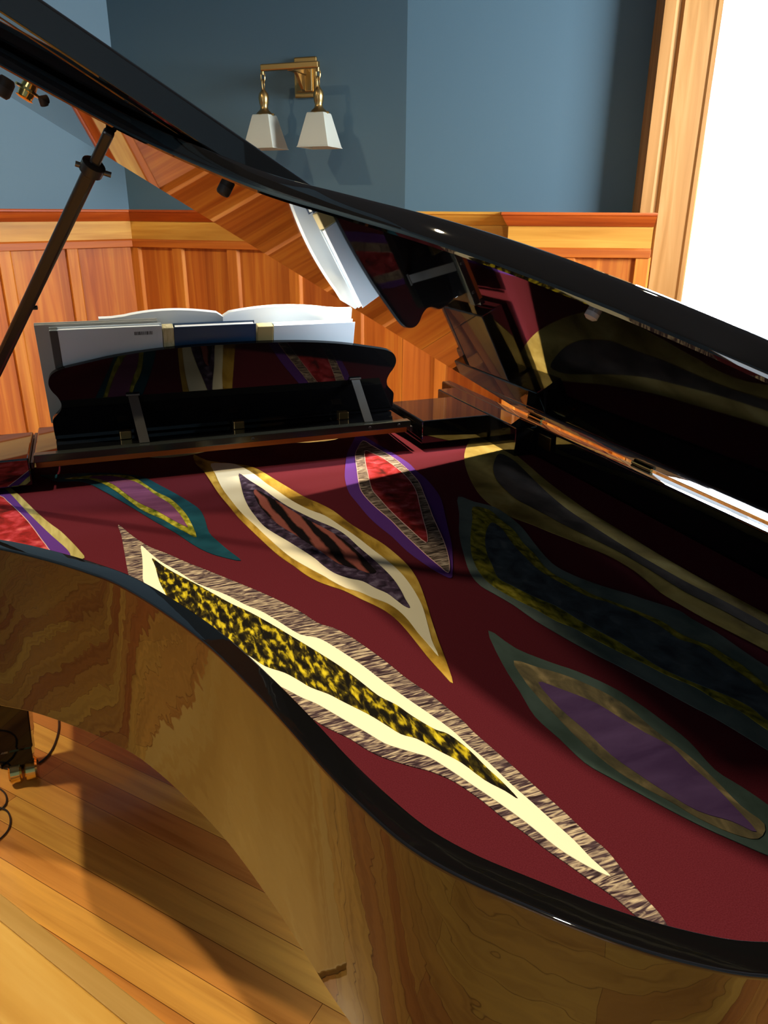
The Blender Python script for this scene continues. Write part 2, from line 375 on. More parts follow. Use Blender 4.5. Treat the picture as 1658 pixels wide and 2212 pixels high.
# key bed, fallboard, key slip, cheeks
obj('key_bed', kbox(-.435, 1.19, 2.10, 2.50, .60, .70), M_black, piano, bevel=.004)
obj('fallboard', kbox(-.40, 1.155, 2.34, 2.365, .72, .955), M_black, piano, bevel=.004)
for k0, k1 in ((-.435, -.385), (1.14, 1.19)): obj('key_arm', kbox(k0, k1, 2.42, 2.56, .645, .90), M_black, piano, bevel=.012)
bm = B(); box(bm, -.385, 1.14, 2.37, 2.52, .70, .725); kb = obj('keyboard', T(bm), mat('ivory_keys', '#e8e2d2', .3), piano)
for i in range(51):
    if i % 7 in (2, 6): continue
    x = -.385 + (i+1)*1.525/52; bm = B(); box(bm, x-.006, x+.006, 2.37, 2.465, .725, .737); obj('black_key', T(bm), M_blacksat, kb)
# legs
def leg(k, q):
    bm = B()
    prof = [(.075, .645), (.075, .60), (.066, .585), (.062, .30), (.050, .135), (.050, .125), (.045, .115), (.043, .062)]
    rows = []
    for r, z in prof: rows.append([bm.verts.new((k+sx*r, q+sy*r, z)) for sx, sy in ((-1,-1),(1,-1),(1,1),(-1,1))])
    for i in range(len(rows)-1):
        for j in range(4): bm.faces.new((rows[i][j], rows[i][(j+1)%4], rows[i+1][(j+1)%4], rows[i+1][j]))
    bm.faces.new(rows[0]); bm.faces.new(rows[-1][::-1])
    lg = obj('leg', T(bm), M_desk, piano, bevel=.003)
    bm = B()
    for s in (-1, 1):
        prof = [(.012, -.013), (.024, -.013), (.029, -.009), (.029, .009), (.024, .013), (.012, .013)]
        prof = [(a*1.2, b*1.35) for a, b in prof]
        Mx = Matrix.Translation((k + .012 + s*.0205, q - .030, .0352)) @ Matrix.Rotation(R(90), 4, 'Y')
        lathe(bm, prof, n=28, M=Mx)
    wv = T(bm); cw = obj('caster_wheel', wv, M_brass2, lg, smooth=True)
    bm = B(); tube(bm, [(k, q, .064), (k, q, .050)], .020, 20); tube(bm, [(k, q, .052), (k+.012, q-.028, .030)], .009, 10); obj('caster_fork', T(bm), M_brass2, lg, smooth=True)
leg(-.352, 2.075); leg(1.10, 2.075); leg(.76, .62)
# pedal lyre (behind the legs, under the key bed)
bm = B(); box(bm, .28, .30, 2.02, 2.05, .10, .60); box(bm, .46, .48, 2.02, 2.05, .10, .60); box(bm, .24, .52, 1.99, 2.10, .06, .15)
ly = obj('pedal_lyre', T(bm), M_black, piano, bevel=.004)
for x in (.31, .38, .45): bm = B(); box(bm, x-.012, x+.012, 2.10, 2.22, .075, .085); obj('pedal', T(bm), M_brass2, ly, bevel=.004)

# ---- lid: a plane hinged along the spine; (t,q) = distance from hinge, along the spine
AL = R(31.25); KH, ZH = 1.19, 1.002
def Lp(t, q, o): return P(KH - t*math.cos(AL) + o*math.sin(AL), q, ZH + t*math.sin(AL) + o*math.cos(AL))
lid_curve = [(1.625, 1.80), (1.618, 1.70), (1.594, 1.61), (1.54, 1.53), (1.462, 1.468), (1.388, 1.415), (1.31, 1.348), (1.25, 1.275), (1.200, 1.195), (1.160, 1.120),
  (1.128, 1.050), (1.104, .975), (1.085, .90), (1.064, .82), (1.042, .735), (1.020, .665), (.995, .60), (.965, .54), (.930, .480), (.882, .415), (.83, .365), (.75, .31), (.66, .275), (.55, .25), (.45, .242), (.33, .255), (.21, .30), (.11, .39), (.04, .53), (.006, .70), (0, .9)]
lc = [(v.x, v.y) for v in spline([(a, b, 0) for a, b in lid_curve], 5)]
lid_poly = [(.014, 1.935), (1.625, 1.935)] + [(max(a, .014), b) for a, b in lc[:-1]]
def slab(poly, o0, o1, r=.006):
    """board with rounded arrises in lid coordinates"""
    bm = B(); n = len(poly)
    def ins(d):
        out = []
        for i in range(n):
            a = Vector(poly[i-1]); b = Vector(poly[i]); c = Vector(poly[(i+1)%n]); t1 = (b-a).normalized(); t2 = (c-b).normalized()
            n1 = Vector((-t1.y, t1.x)); n2 = Vector((-t2.y, t2.x)); m = (n1+n2); m = m/max(m.dot(n1), .3) if m.length > 1e-6 else n1
            out.append((b.x - m.x*d*sgn, b.y - m.y*d*sgn))
        return out
    ar = sum(poly[i][0]*poly[(i+1)%n][1]-poly[(i+1)%n][0]*poly[i][1] for i in range(n)); sgn = -1 if ar > 0 else 1
    prof = [(r, o0), (r*.3, o0+r*.3), (0, o0+r), (0, o1-r), (r*.3, o1-r*.3), (r, o1)]
    rows = [[bm.verts.new(Lp(a, b, o)) for a, b in ins(d)] for d, o in prof]
    for i in range(len(prof)-1):
        for j in range(n): bm.faces.new((rows[i][j], rows[i][(j+1)%n], rows[i+1][(j+1)%n], rows[i+1][j]))
    for row in (rows[0], rows[-1]):
        src = ins(r)
        for t in tessellate_polygon([[Vector((a, b, 0)) for a, b in src]]): bm.faces.new([row[i] for i in t])
    return bm
lid = obj('lid', slab(lid_poly, 0, .028), M_black, piano, smooth=True, flats=1)
flap = obj('lid_flap', slab([(.0, 1.255), (1.64, 1.255), (1.64, 1.935), (.0, 1.935)], .031, .054, .004), M_black, lid, smooth=True, flats=1)
obj('flap_lip', slab([(.0, 1.215), (1.64, 1.215), (1.64, 1.254), (.0, 1.254)], .032, .074, .005), M_black, lid, smooth=True, flats=1)
def on_lid(t, q, name, m, prof, n=20):
    o_ = Lp(t, q, 0); nrm = (Lp(0, 0, -1) - Lp(0, 0, 0)).normalized()
    bm = B(); lathe(bm, prof, n=n, M=Matrix.Translation(o_) @ nrm.to_track_quat('Z', 'Y').to_matrix().to_4x4()); return obj(name, bm, m, lid, smooth=True)
dot = [(.010, -.001), (.010, .009), (.008, .012), (.003, .013)]
on_lid(1.144, 1.20, 'rubber_bumper', M_rubber, dot)
on_lid(.936, .538, 'rubber_bumper', mat('clear_bumper', (.25, .25, .27), .2), [(.006, -.001), (.006, .004), (.003, .006)])
on_lid(1.500, 1.80, 'rubber_bumper', M_rubber, [(.016, -.001), (.016, .012), (.012, .018), (.004, .018)])
# brass prop cup on the lid
c = Lp(1.445, 1.585, 0)
nr = (Lp(0, 0, -1) - Lp(0, 0, 0)).normalized(); Mq = Matrix.Translation(c) @ nr.to_track_quat('Z', 'Y').to_matrix().to_4x4()
bm = B(); lathe(bm, [(.021, -.001), (.021, .002), (.013, .003), (.012, .012), (.015, .014), (.009, .016)], n=24, M=Mq); obj('prop_cup', bm, M_brass2, lid, smooth=True)
bm = B(); tube(bm, [c + nr*.004 + Vector((.022, -.004, 0)), c + nr*.02 + Vector((.034, .004, -.004))], .007, 10); obj('cup_latch', bm, M_rubber, lid, smooth=True)
# lid prop
pt = Lp(1.308, 1.395, -.002); pbm = P(-.353, 1.93, .985)
prop = obj('lid_prop', B(), M_black, piano)
def beam(a, b, w_, h_, side):
    d = (b - a).normalized(); s = (side - d*side.dot(d)).normalized(); u = d.cross(s); bm = B(); vs = []
    for p in (a, b):
        vs.append([bm.verts.new(p + s*x*w_/2 + u*y*h_/2) for x, y in ((-1,-1),(1,-1),(1,1),(-1,1))])
    for j in range(4): bm.faces.new((vs[0][j], vs[0][(j+1)%4], vs[1][(j+1)%4], vs[1][j]))
    bm.faces.new(vs[0][::-1]); bm.faces.new(vs[1]); return bm
jn = pt + (pbm - pt)*.075
b2 = beam(jn, pbm, .024, .020, Vector((1, -.3, 0))); 
bpy.data.objects.remove(prop)
prop = obj('lid_prop', b2, M_blacksat, piano, bevel=.006, seg=3)
obj('prop_tip', beam(pt, jn + (jn-pt)*.2, .017, .017, Vector((1, -.3, 0))), M_blacksat, prop, bevel=.004)
d_ = (pbm - pt).normalized(); bm = B(); tube(bm, [jn - d_*.012, jn - d_*.008, jn + d_*.008, jn + d_*.012], [.014, .019, .019, .014], 18); obj('prop_collar', bm, M_blacksat, prop, smooth=True)
bm = B(); tube(bm, [jn + Vector((-.025, .0, .006)), jn + Vector((.028, .0, -.010))], .0045, 10); obj('collar_pin', bm, M_steel, prop, smooth=True)
mid = pt + (pbm - pt)*.415; bm = B(); tube(bm, [mid, mid + Vector((.020, -.004, 0))], .004, 8); obj('prop_peg', bm, M_rubber, prop)
obj('prop_base', kbox(-.375, -.325, 1.90, 1.97, .955, .985), M_black, prop, bevel=.004)
# ---- music shelf and desk
shelf = obj('music_shelf', kbox(-.165, .834, 1.985, 2.26, .982, .998), M_black, piano, bevel=.003)
obj('shelf_rail', kbox(-.165, .834, 1.962, 1.990, .984, 1.0035), mat('rail_lacquer', (.02, .022, .018), .16), shelf, bevel=.002)
for kx in (.375, .709, .797):
    bm = B(); lathe(bm, [(.0042, 0), (.0042, .002), (.003, .003)], n=14, M=Matrix.Translation(P(kx, 1.9622, .994)) @ Matrix.Rotation(R(90), 4, 'X')); obj('screw', bm, M_rubber, shelf, smooth=True)
bm = B(); box(bm, -.165, .834, 1.992, 2.05, .962, .980); obj('wood_strip', T(bm), M_felt, shelf)
for kx in (-.172, .840):
    obj('slide_rail', kbox(kx-.004, kx+.004, 1.97, 2.26, .968, .984), M_blacksat, shelf, bevel=.002)
for k0, k1, q1 in ((.868, 1.085, 2.21), (-.398, -.176, 2.21)):
    obj('side_block', kbox(k0, k1, 1.955, q1, .930, 1.000), M_black, piano, bevel=.004, seg=3)
obj('hinge_block', kbox(1.088, 1.157, 1.80, 2.33, .915, 1.0), M_black, piano, bevel=.004, seg=3)
obj('brass_plate', kbox(1.1535, 1.158, 1.725, 1.785, .945, .982), M_brass2, piano, bevel=.001)
for q_ in (.75, 1.35, 1.83):
    bm = B(); tube(bm, [P(1.187, q_, 1.0045), P(1.187, q_+.07, 1.0045)], .0045, 12); obj('lid_hinge', bm, M_brass2, piano, smooth=True)
# desk outline in (k, z'), leaning back towards the tail
half = [(.0, .232), (.10, .231), (.20, .226), (.30, .215), (.38, .200), (.428, .190), (.452, .180), (.464, .166), (.468, .148), (.463, .130), (.452, .112), (.446, .092), (.450, .074), (.462, .060), (.472, .048), (.474, .030), (.474, 0)]
hs = [(v.x, v.y) for v in spline([(a, b, 0) for a, b in half], 4)]
outl = [(-a, b) for a, b in hs][::-1] + hs[1:]
LEAN = R(16); DK = .357
def Dk(a, b, o): return P(DK + a, 2.10 - b*math.sin(LEAN) + o*math.cos(LEAN), 1.012 + b*math.cos(LEAN) + o*math.sin(LEAN))
bm = B(); prism(bm, outl, 0, .014, Dk); desk = obj('music_desk', bm, M_desk, piano, smooth=True, bevel=.0035, seg=3, flats=1)
for kx in (-.27, .345):
    bm = B(); a = Dk(kx, .105, -.002); b = P(DK + kx + .012, 1.985, 1.004)
    for p0, p1 in ((a, b),):
        d = p1 - p0; s = Vector((.0125, 0, 0)); u = d.cross(s).normalized()*.0015
        vs = [bm.verts.new(v) for v in (p0-s-u, p0+s-u, p0+s+u, p0-s+u, p1-s-u, p1+s-u, p1+s+u, p1-s+u)]
        for f in ((0,3,2,1),(4,5,6,7),(0,1,5,4),(1,2,6,5),(2,3,7,6),(3,0,4,7)): bm.faces.new([vs[i] for i in f])
    st = obj('desk_stay', bm, M_steel, desk)
    bm = B(); tube(bm, [Dk(kx-.017, .106, -.004), Dk(kx+.017, .106, -.004)], .0032, 10); obj('stay_pin', bm, M_steel, st, smooth=True)
for kx in (-.30, 0, .305):
    bm = B(); box(bm, DK+kx-.015, DK+kx+.015, 2.055, 2.078, .998, 1.020); obj('desk_hinge', T(bm), M_brass, desk, bevel=.002)
bm = B(); box(bm, DK-.474, DK+.474, 2.104, 2.17, 1.000, 1.014); box(bm, DK-.44, DK+.44, 2.160, 2.172, 1.012, 1.028); obj('desk_ledge', T(bm), M_black, desk, bevel=.002)
# ------------------------------------------------------------------ string cover with appliqued leaves
CZ = .915
def ripple(k, q):
    a = min(max((q - 1.93) / .22, 0), 1)
    return a*a * (.010*math.sin(k*17 + .8 + 2.5*(q-2)) + .005*math.sin(k*31 + 2))
def qfar(k): return 2.175 + .028*math.sin(k*13 + 2.2) + .014*math.sin(k*29)
cov = empty('string_cover', K(PK, PQ, CZ), TH)
tag(cov, 'burgundy felt string cover with appliqued leaf shapes, lying inside the open piano', 'cover')
def PC(k, q, z): return Vector((k - PK, q - PQ, z - CZ))
inn = offset(rim, RT + .004)
kk = [-.392 + 1.542*i/150 for i in range(151)]
low = [p for p in inn if p[1] < 2.1]
def qnear(k):
    best = None
    for a, b in zip(low, low[1:]):
        if min(a[0], b[0]) - 1e-9 <= k <= max(a[0], b[0]) + 1e-9 and abs(a[0]-b[0]) > 1e-9:
            v = a[1] + (b[1]-a[1])*(k-a[0])/(b[0]-a[0]); best = v if best is None else min(best, v)
    return best if best is not None else (1.9 if k < 0 else .9)
bm = B(); lay = []
for dz in (0, -.003):
    grid = []
    for k in kk:
        qa = qnear(k); qb = qfar(k); grid.append([bm.verts.new(PC(k, qa + (qb-qa)*j/60, CZ + dz + ripple(k, qa + (qb-qa)*j/60))) for j in range(61)])
    for i in range(150):
        for j in range(60): bm.faces.new((grid[i][j], grid[i+1][j], grid[i+1][j+1], grid[i][j+1]))
    lay.append(grid)
def bord(g): return [g[i][0] for i in range(151)] + [g[150][j] for j in range(1, 61)] + [g[i][60] for i in range(149, -1, -1)] + [g[0][j] for j in range(59, 0, -1)]
b0, b1 = bord(lay[0]), bord(lay[1])
for i in range(len(b0)): bm.faces.new((b0[i], b0[(i+1)%len(b0)], b1[(i+1)%len(b0)], b1[i]))
def cloth_mat():
    m = mat('burgundy_felt', (.10, .016, .022), 1.0, spec=.04); nt, lk, b = nodes(m)
    tc = nt.new('ShaderNodeTexCoord'); nn = nt.new('ShaderNodeTexNoise'); nn.inputs['Scale'].default_value = 700; lk.new(tc.outputs['Object'], nn.inputs['Vector'])
    r = ramp(nt, [(.3, (.068, .008, .013)), (.7, (.098, .014, .022))]); lk.new(nn.outputs['Fac'], r.inputs[0]); lk.new(r.outputs[0], b.inputs['Base Color'])
    bp = nt.new('ShaderNodeBump'); bp.inputs['Strength'].default_value = .25; bp.inputs['Distance'].default_value = .0006; lk.new(nn.outputs['Fac'], bp.inputs['Height']); lk.new(bp.outputs[0], b.inputs['Normal'])
    return m
cl = obj('felt_sheet', bm, cloth_mat(), cov, smooth=True)
LEAVES={'zebra':{'outer':'7,1655 32,1580 60,1511 91,1463 121,1410 145,1373 179,1319 212,1266 242,1216 278,1146 299,1089 319,1064 337,1027 355,971 367,929 377,886 393,838 404,794 411,763 414,735 426,675 437,614 445,573 451,532 457,504 456,473 455,446 457,421 453,402 438,411 435,418 428,448 416,479 406,505 396,529 386,559 375,586 365,619 349,659 330,686 315,700 299,715 283,732 268,754 255,781 239,806 228,823 205,873 171,956 127,1063 77,1183 32,1292 16,1349 12,1400 11,1504 10,1591',
 'cream':'45,1519 58,1478 75,1427 102,1369 127,1309 151,1273 175,1236 197,1192 219,1158 237,1117 261,1061 287,1038 308,990 327,938 338,900 350,861 362,826 377,784 388,748 394,715 403,676 410,632 418,595 425,559 431,529 434,500 439,474 425,492 412,517 405,536 398,561 389,588 377,619 363,653 350,684 337,711 325,723 309,739 293,757 279,785 265,811 250,840 234,870 220,889 204,916 189,944 167,1004 126,1102 86,1198 58,1271 37,1339 40,1409 43,1462',
 'speckle':'61,1446 80,1396 103,1347 130,1296 153,1247 175,1202 200,1159 224,1109 255,1039 277,988 294,946 308,903 322,856 338,827 349,796 366,759 379,743 390,706 396,666 401,640 405,607 397,624 383,649 370,688 352,720 336,750 320,766 307,794 293,823 272,858 256,886 237,910 224,936 210,961 187,988 171,1023 139,1092 107,1177 76,1249 69,1291 64,1341 63,1407'},
'gold':{'outer':'238,2152 263,2073 296,2034 330,2000 369,1956 387,1900 399,1848 419,1765 441,1679 461,1629 478,1572 489,1490 503,1426 518,1363 525,1309 528,1241 520,1171 501,1093 483,1028 466,963 455,916 437,850 433,885 431,924 431,960 431,1008 429,1048 422,1086 410,1116 394,1149 377,1186 359,1212 343,1238 329,1273 316,1323 301,1376 289,1442 277,1517 264,1604 256,1691 248,1777 244,1869 239,1978 230,2049',
 'cream':'268,2028 306,2015 329,1993 348,1944 363,1877 373,1812 386,1752 404,1666 428,1593 450,1549 465,1479 479,1406 488,1339 497,1279 502,1217 500,1166 494,1114 485,1068 469,1012 456,967 447,923 446,965 445,1001 446,1043 443,1080 434,1112 418,1138 401,1171 383,1193 366,1234 360,1253 344,1293 323,1352 310,1412 298,1485 287,1558 276,1627 268,1716 262,1819 264,1929',
 'plum':'323,1909 338,1844 355,1775 369,1700 385,1631 403,1578 421,1530 440,1488 452,1456 460,1416 465,1355 472,1295 477,1237 478,1191 474,1146 469,1114 465,1081 458,1090 453,1114 447,1145 434,1172 421,1207 400,1228 381,1260 371,1298 365,1334 351,1385 336,1435 319,1486 306,1535 300,1604 298,1670 302,1745 312,1831',
 'stripe':'337,1771 369,1667 397,1560 426,1474 446,1403 456,1315 458,1251 458,1233 445,1230 427,1258 401,1294 384,1366 359,1456 337,1532 325,1619 324,1700'},
'purple':{'outer':'734,2148 691,2074 651,1994 603,1867 571,1770 551,1677 547,1611 543,1526 544,1461 551,1387 553,1305 563,1232 573,1189 584,1164 600,1190 623,1237 655,1310 690,1405 743,1549 761,1626 772,1708 774,1776 780,1838 777,1902 770,1975 759,2039 747,2111',
 'feather':'730,2082 740,2027 751,1955 757,1892 756,1821 751,1749 741,1678 718,1596 698,1523 679,1459 658,1378 637,1302 611,1228 588,1184 584,1222 581,1269 580,1315 579,1388 581,1468 577,1548 577,1620 583,1681 600,1748 628,1842 662,1954 691,2020',
 'red':'703,1987 715,1959 727,1899 730,1823 729,1753 721,1682 706,1615 681,1540 650,1446 631,1385 609,1330 602,1343 601,1396 600,1464 601,1540 605,1611 609,1668 626,1736 652,1830 675,1909'},
'teal':{'outer':'-168,2097 -116,2090 -65,2059 1,2028 49,2002 87,1968 118,1893 148,1817 171,1751 188,1690 191,1625 188,1544 198,1488 211,1434 225,1379 193,1409 169,1442 146,1492 119,1569 85,1646 48,1741 17,1817 -17,1898 -51,1969 -83,2003 -127,2019 -148,2065',
 'yellow':'-108,2036 -50,2027 32,2001 63,1970 83,1913 106,1840 132,1782 150,1701 158,1626 159,1526 141,1559 123,1599 100,1656 65,1723 40,1796 13,1880 -16,1953 -53,2005 -89,2018',
 'lilac':'-47,2013 6,2000 50,1953 76,1902 101,1818 125,1752 139,1684 147,1604 147,1587 124,1635 94,1709 60,1776 34,1853 12,1925 -15,1976'},
'left':{'outer':'-325,2064 -258,2030 -245,2021 -230,1993 -208,1933 -186,1865 -159,1783 -134,1715 -111,1659 -90,1594 -75,1543 -65,1499 -85,1497 -119,1499 -189,1547 -276,1591',
 'violet':'-321,2034 -256,1998 -243,1988 -219,1917 -190,1822 -157,1721 -127,1633 -98,1552 -93,1514 -119,1512 -189,1557 -278,1613',
 'red':'-317,1998 -251,1936 -232,1892 -202,1808 -183,1750 -167,1694 -151,1632 -134,1568 -130,1533 -189,1566 -280,1631'},
'grey':{'outer':'1073,2027 1104,2032 1104,1972 1100,1896 1100,1822 1083,1715 1061,1596 1046,1480 1035,1368 1033,1260 1029,1119 1031,989 1039,844 1044,761 951,679 946,755 927,872 922,934 920,976 929,1035 933,1091 926,1154 910,1204 900,1239 882,1293 869,1339 852,1383 841,1424 840,1487 848,1552 868,1631 895,1711 927,1793 965,1871 1018,1956',
 'dark':'1059,1834 1014,1781 971,1710 941,1636 926,1567 916,1493 921,1445 928,1383 933,1322 944,1254 958,1160 963,1065 963,962 976,883 986,793 1008,815 1003,913 992,999 986,1156 989,1287 995,1402 1018,1541 1050,1686 1066,1776'},
'long':{'outer':'790,1555 811,1511 840,1461 843,1387 836,1326 818,1250 804,1185 799,1136 808,1092 827,1046 849,1008 861,990 873,965 902,911 903,877 910,827 908,776 908,718 919,642 767,509 754,569 749,594 739,644 724,693 710,747 693,805 684,830 671,873 659,919 648,970 641,1027 630,1075 621,1115 627,1169 656,1256 691,1347 743,1453',
 'yellow':'792,1479 818,1448 814,1389 811,1322 795,1256 788,1200 775,1138 775,1098 788,1044 795,1008 807,985 826,944 847,888 848,849 856,819 868,794 870,761 873,734 865,677 863,593 799,537 785,600 782,648 770,677 764,715 746,754 735,791 718,838 703,888 694,923 680,951 668,1002 652,1052 642,1098 641,1141 650,1189 670,1248 708,1327 755,1410',
 'slate':'787,1376 789,1333 772,1263 763,1202 756,1139 760,1095 769,1053 782,1002 801,976 813,945 824,918 833,872 833,831 851,801 851,753 852,708 850,663 853,585 819,555 801,615 802,647 792,680 770,722 750,771 743,817 736,862 724,907 717,941 708,994 690,1039 674,1092 666,1129 682,1182 697,1231 725,1293 757,1345'},
'green':{'outer':'558,966 573,901 603,847 627,812 651,761 662,716 668,668 671,621 663,566 671,531 677,495 675,459 631,424 617,438 602,461 582,493 564,528 546,568 532,599 518,634 514,686 509,739 519,796 532,873',
 'sand':'551,870 577,840 606,804 631,753 642,709 643,656 650,598 649,551 645,505 648,473 624,459 603,476 584,508 573,538 555,579 544,616 537,669 536,724 536,774 540,823',
 'lilac':'555,805 575,781 603,735 615,693 627,653 640,618 638,583 639,540 636,510 630,467 616,489 591,516 576,557 566,593 557,634 555,688 550,742'}}

FB = {
 'zebra': fabric('zebra_print', [(.34, '#2a1e22'), (.46, '#4a3a40'), (.54, '#8a7a6c'), (.66, '#c2b296')], (26, 170, 1), rot=R(-20), detail=4, dist=1.6),
 'cream': mat('cream_cotton', (.86, .80, .60), .85, spec=.2),
 'speckle': fabric('black_yellow_batik', [(.42, '#120f0a'), (.52, '#3c3410'), (.6, '#a8961c'), (.7, '#d0c02c')], (110, 34, 1), rot=R(-14), detail=6, dist=.35),
 'goldband': fabric('gold_marble', [(.35, '#70551c'), (.5, '#a98630'), (.7, '#cfae58')], (22, 9, 1), rot=R(-20)),
 'ivory': mat('ivory_cotton', (.80, .74, .54), .85, spec=.2),
 'plum': fabric('plum_batik', [(.35, '#241c28'), (.55, '#4a3a50'), (.72, '#7c7288')], (50, 50, 1), detail=5),
 'stripe': fabric('brown_black_stripe', [(.35, '#140e10'), (.5, '#5a3028'), (.75, '#96544a')], (1, .35, 1), wave=(8, 3.0, 3), rot=R(-8)),
 'violet': mat('violet_felt', (.085, .028, .19), .9, spec=.05),
 'feather': fabric('feather_print', [(.35, '#2c2420'), (.5, '#6a5a50'), (.66, '#b4a492'), (.8, '#e0d6c4')], (22, 120, 1), rot=R(-25), detail=4, dist=1.6),
 'red': fabric('red_batik', [(.3, '#4a1410'), (.5, '#8a2020'), (.62, '#a83a44'), (.75, '#c86a62')], (28, 28, 1), detail=6),
 'teal': fabric('teal_cotton', [(.3, '#0a2a38'), (.7, '#164a58')], (12, 12, 1)),
 'yellow': fabric('yellow_green_batik', [(.3, '#2a3c18'), (.48, '#7c7a1c'), (.62, '#a8a03a'), (.75, '#a8b8a0')], (60, 34, 1), detail=6),
 'lilac': fabric('lilac_silk', [(.3, '#583050'), (.7, '#744468')], (8, 30, 1), rot=R(20)),
 'olive': fabric('olive_silk', [(.3, '#8a8048'), (.7, '#b4a86c')], (60, 10, 1)),
 'greygold': fabric('grey_gold_marble', [(.3, '#6c5a2c'), (.55, '#948044'), (.75, '#b4a264')], (14, 8, 1)),
 'charcoal': fabric('charcoal_marble', [(.3, '#2a2624'), (.7, '#4c4440')], (20, 10, 1)),
 'seafoam': fabric('grey_green_cotton', [(.3, '#465450'), (.7, '#687672')], (16, 9, 1)),
 'slate': fabric('slate_batik', [(.3, '#2c343c'), (.6, '#485258'), (.8, '#5e686c')], (34, 24, 1)),
 'moss': fabric('moss_batik', [(.35, '#46461a'), (.5, '#80781c'), (.7, '#b0a23a')], (70, 34, 1), detail=6),
 'green': fabric('dull_green_cotton', [(.3, '#364640'), (.7, '#526460')], (16, 9, 1)),
 'sand': fabric('sand_batik', [(.35, '#4c4a3c'), (.55, '#7a6e50'), (.72, '#b09c70')], (40, 20, 1)),
 'purple': fabric('purple_silk', [(.3, '#523a64'), (.7, '#6e5482')], (9, 26, 1), rot=R(20)),
}
LEAF = {
 'zebra': ('leaf', 'large leaf with brown zebra rim, cream band and black yellow middle', ['zebra', 'cream', 'speckle']),
 'gold': ('leaf', 'gold rimmed leaf with white band and plum and brown striped middle', ['goldband', 'ivory', 'plum', 'stripe']),
 'purple': ('leaf', 'violet leaf with feather patterned band and red middle', ['violet', 'feather', 'red']),
 'teal': ('leaf', 'small teal leaf with yellow band and lilac middle', ['teal', 'yellow', 'lilac']),
 'left': ('leaf', 'olive rimmed leaf with violet band and red middle', ['olive', 'violet', 'red']),
 'grey': ('leaf', 'gold marbled leaf with charcoal middle beside the spine', ['greygold', 'charcoal']),
 'long': ('leaf', 'long grey green leaf with moss yellow bands', ['seafoam', 'moss', 'slate']),
 'green': ('leaf', 'dull green leaf with sand band and purple silk middle', ['green', 'sand', 'purple'])}
PN = ['leaf_applique', 'leaf_band', 'leaf_centre', 'leaf_stripe']
edge_m = mat('stitched_edge', (.30, .24, .17), .8)
lev = {'grey': 0, 'long': .0012}
for key, layers in LEAVES.items():
    _, lab, mats = LEAF[key]; root = None; lift = lev.get(key, 0)
    for j, s in enumerate(layers.values()):
        pts = [tuple(float(v)/1000 for v in a.split(',')) for a in s.split()]
        z = CZ + .0008 + .0010*j + lift
        poly = [(v.x, v.y) for v in spline([(a, b, 0) for a, b in pts], 3, closed=True)]
        # keep cloth inside the rim
        poly = [(a, max(b, qnear(max(min(a, 1.149), -.39)) + .004)) for a, b in poly]
        bm = B(); prism(bm, poly, 0, .0009, lambda a, b, h: PC(a, b, z + h + ripple(a, b)))
        fm = mats[j] if j < len(mats) else mats[-1]
        o = obj(PN[j], bm, FB[fm], root or cov)
        if j == 0: root = o; o['label'] = lab
        # raised stitched edge cord
        if key in ('purple', 'left') and j == len(layers)-1 or (key == 'purple' and j == 1):
            bm = B(); pp = [PC(a, b, z + .0012 + ripple(a, b)) for a, b in poly]; tube(bm, pp + [pp[0]], .0009, 6, cap=False)
            obj('edge_stitching', bm, mat('pink_thread', '#c8a09c', .7), root, smooth=True)

# ------------------------------------------------------------------ music books on the desk ledge
def white_paper(n='white_paper', c=(.82, .83, .80)): return mat(n, c, .6, spec=.3)
M_paper = white_paper(); M_edge = wood('page_edges', '#c8bd92', '#b4a87c', '#d8cea8', 'z', scale=4, rough=.7, tint=.1)
DB = lambda a, b, o: Dk(a, b, .016 + o) + Vector((PK, PQ, 0))
def book(name, label, cat, k0, k1, b0, b1, o0, th, cover, spine=None, pages=M_paper, group=None):
    """a bound book standing on the ledge, leaning on the desk; its back cover faces the tail of the piano"""
    org = DB((k0+k1)/2, b0, o0); root = empty(name, K(org.x, org.y, org.z), TH)
    Lc = lambda a, b, o: DB(a, b, o) - org
    def sl(a0, a1, c0, c1, p0, p1):
        bm = B(); vs = [bm.verts.new(Lc(*v)) for v in ((a0,c0,p0),(a1,c0,p0),(a1,c1,p0),(a0,c1,p0),(a0,c0,p1),(a1,c0,p1),(a1,c1,p1),(a0,c1,p1))]
        for f in ((0,3,2,1),(4,5,6,7),(0,1,5,4),(1,2,6,5),(2,3,7,6),(3,0,4,7)): bm.faces.new([vs[i] for i in f])
        return bm
    tag(root, label, cat, group)
    obj('back_cover', sl(k0, k1, b0, b1, o0, o0+.003), cover, root, bevel=.0008)
    obj('front_cover', sl(k0, k1, b0, b1, o0+th-.003, o0+th), cover, root, bevel=.0008)
    obj('pages', sl(k0+.004, k1-.004, b0+.003, b1-.004, o0+.003, o0+th-.003), pages, root)
    if spine: obj('spine', sl(spine[0], spine[1], b0, b1, o0-.002, o0+th), spine[2], root, bevel=.002)
    return root, Lc
M_navy = mat('navy_cloth_cover', (.012, .045, .11), .35); M_olive = mat('tan_spine', (.30, .24, .10), .5)
M_greyc = mat('grey_board', (.36, .35, .31), .5); M_dark = mat('dark_spine_tape', (.045, .05, .045), .5)
M_bluew = mat('pale_blue_white_cover', (.60, .70, .78), .35); M_whitec = mat('cool_white_cover', (.52, .58, .62), .35)
bk, Lc = book('music_book', 'pale grey-white music book with a small black barcode, left of the navy book', 'book', -.447, -.182, .016, .284, .002, .020, M_whitec, (-.447, -.428, M_dark), group=None)
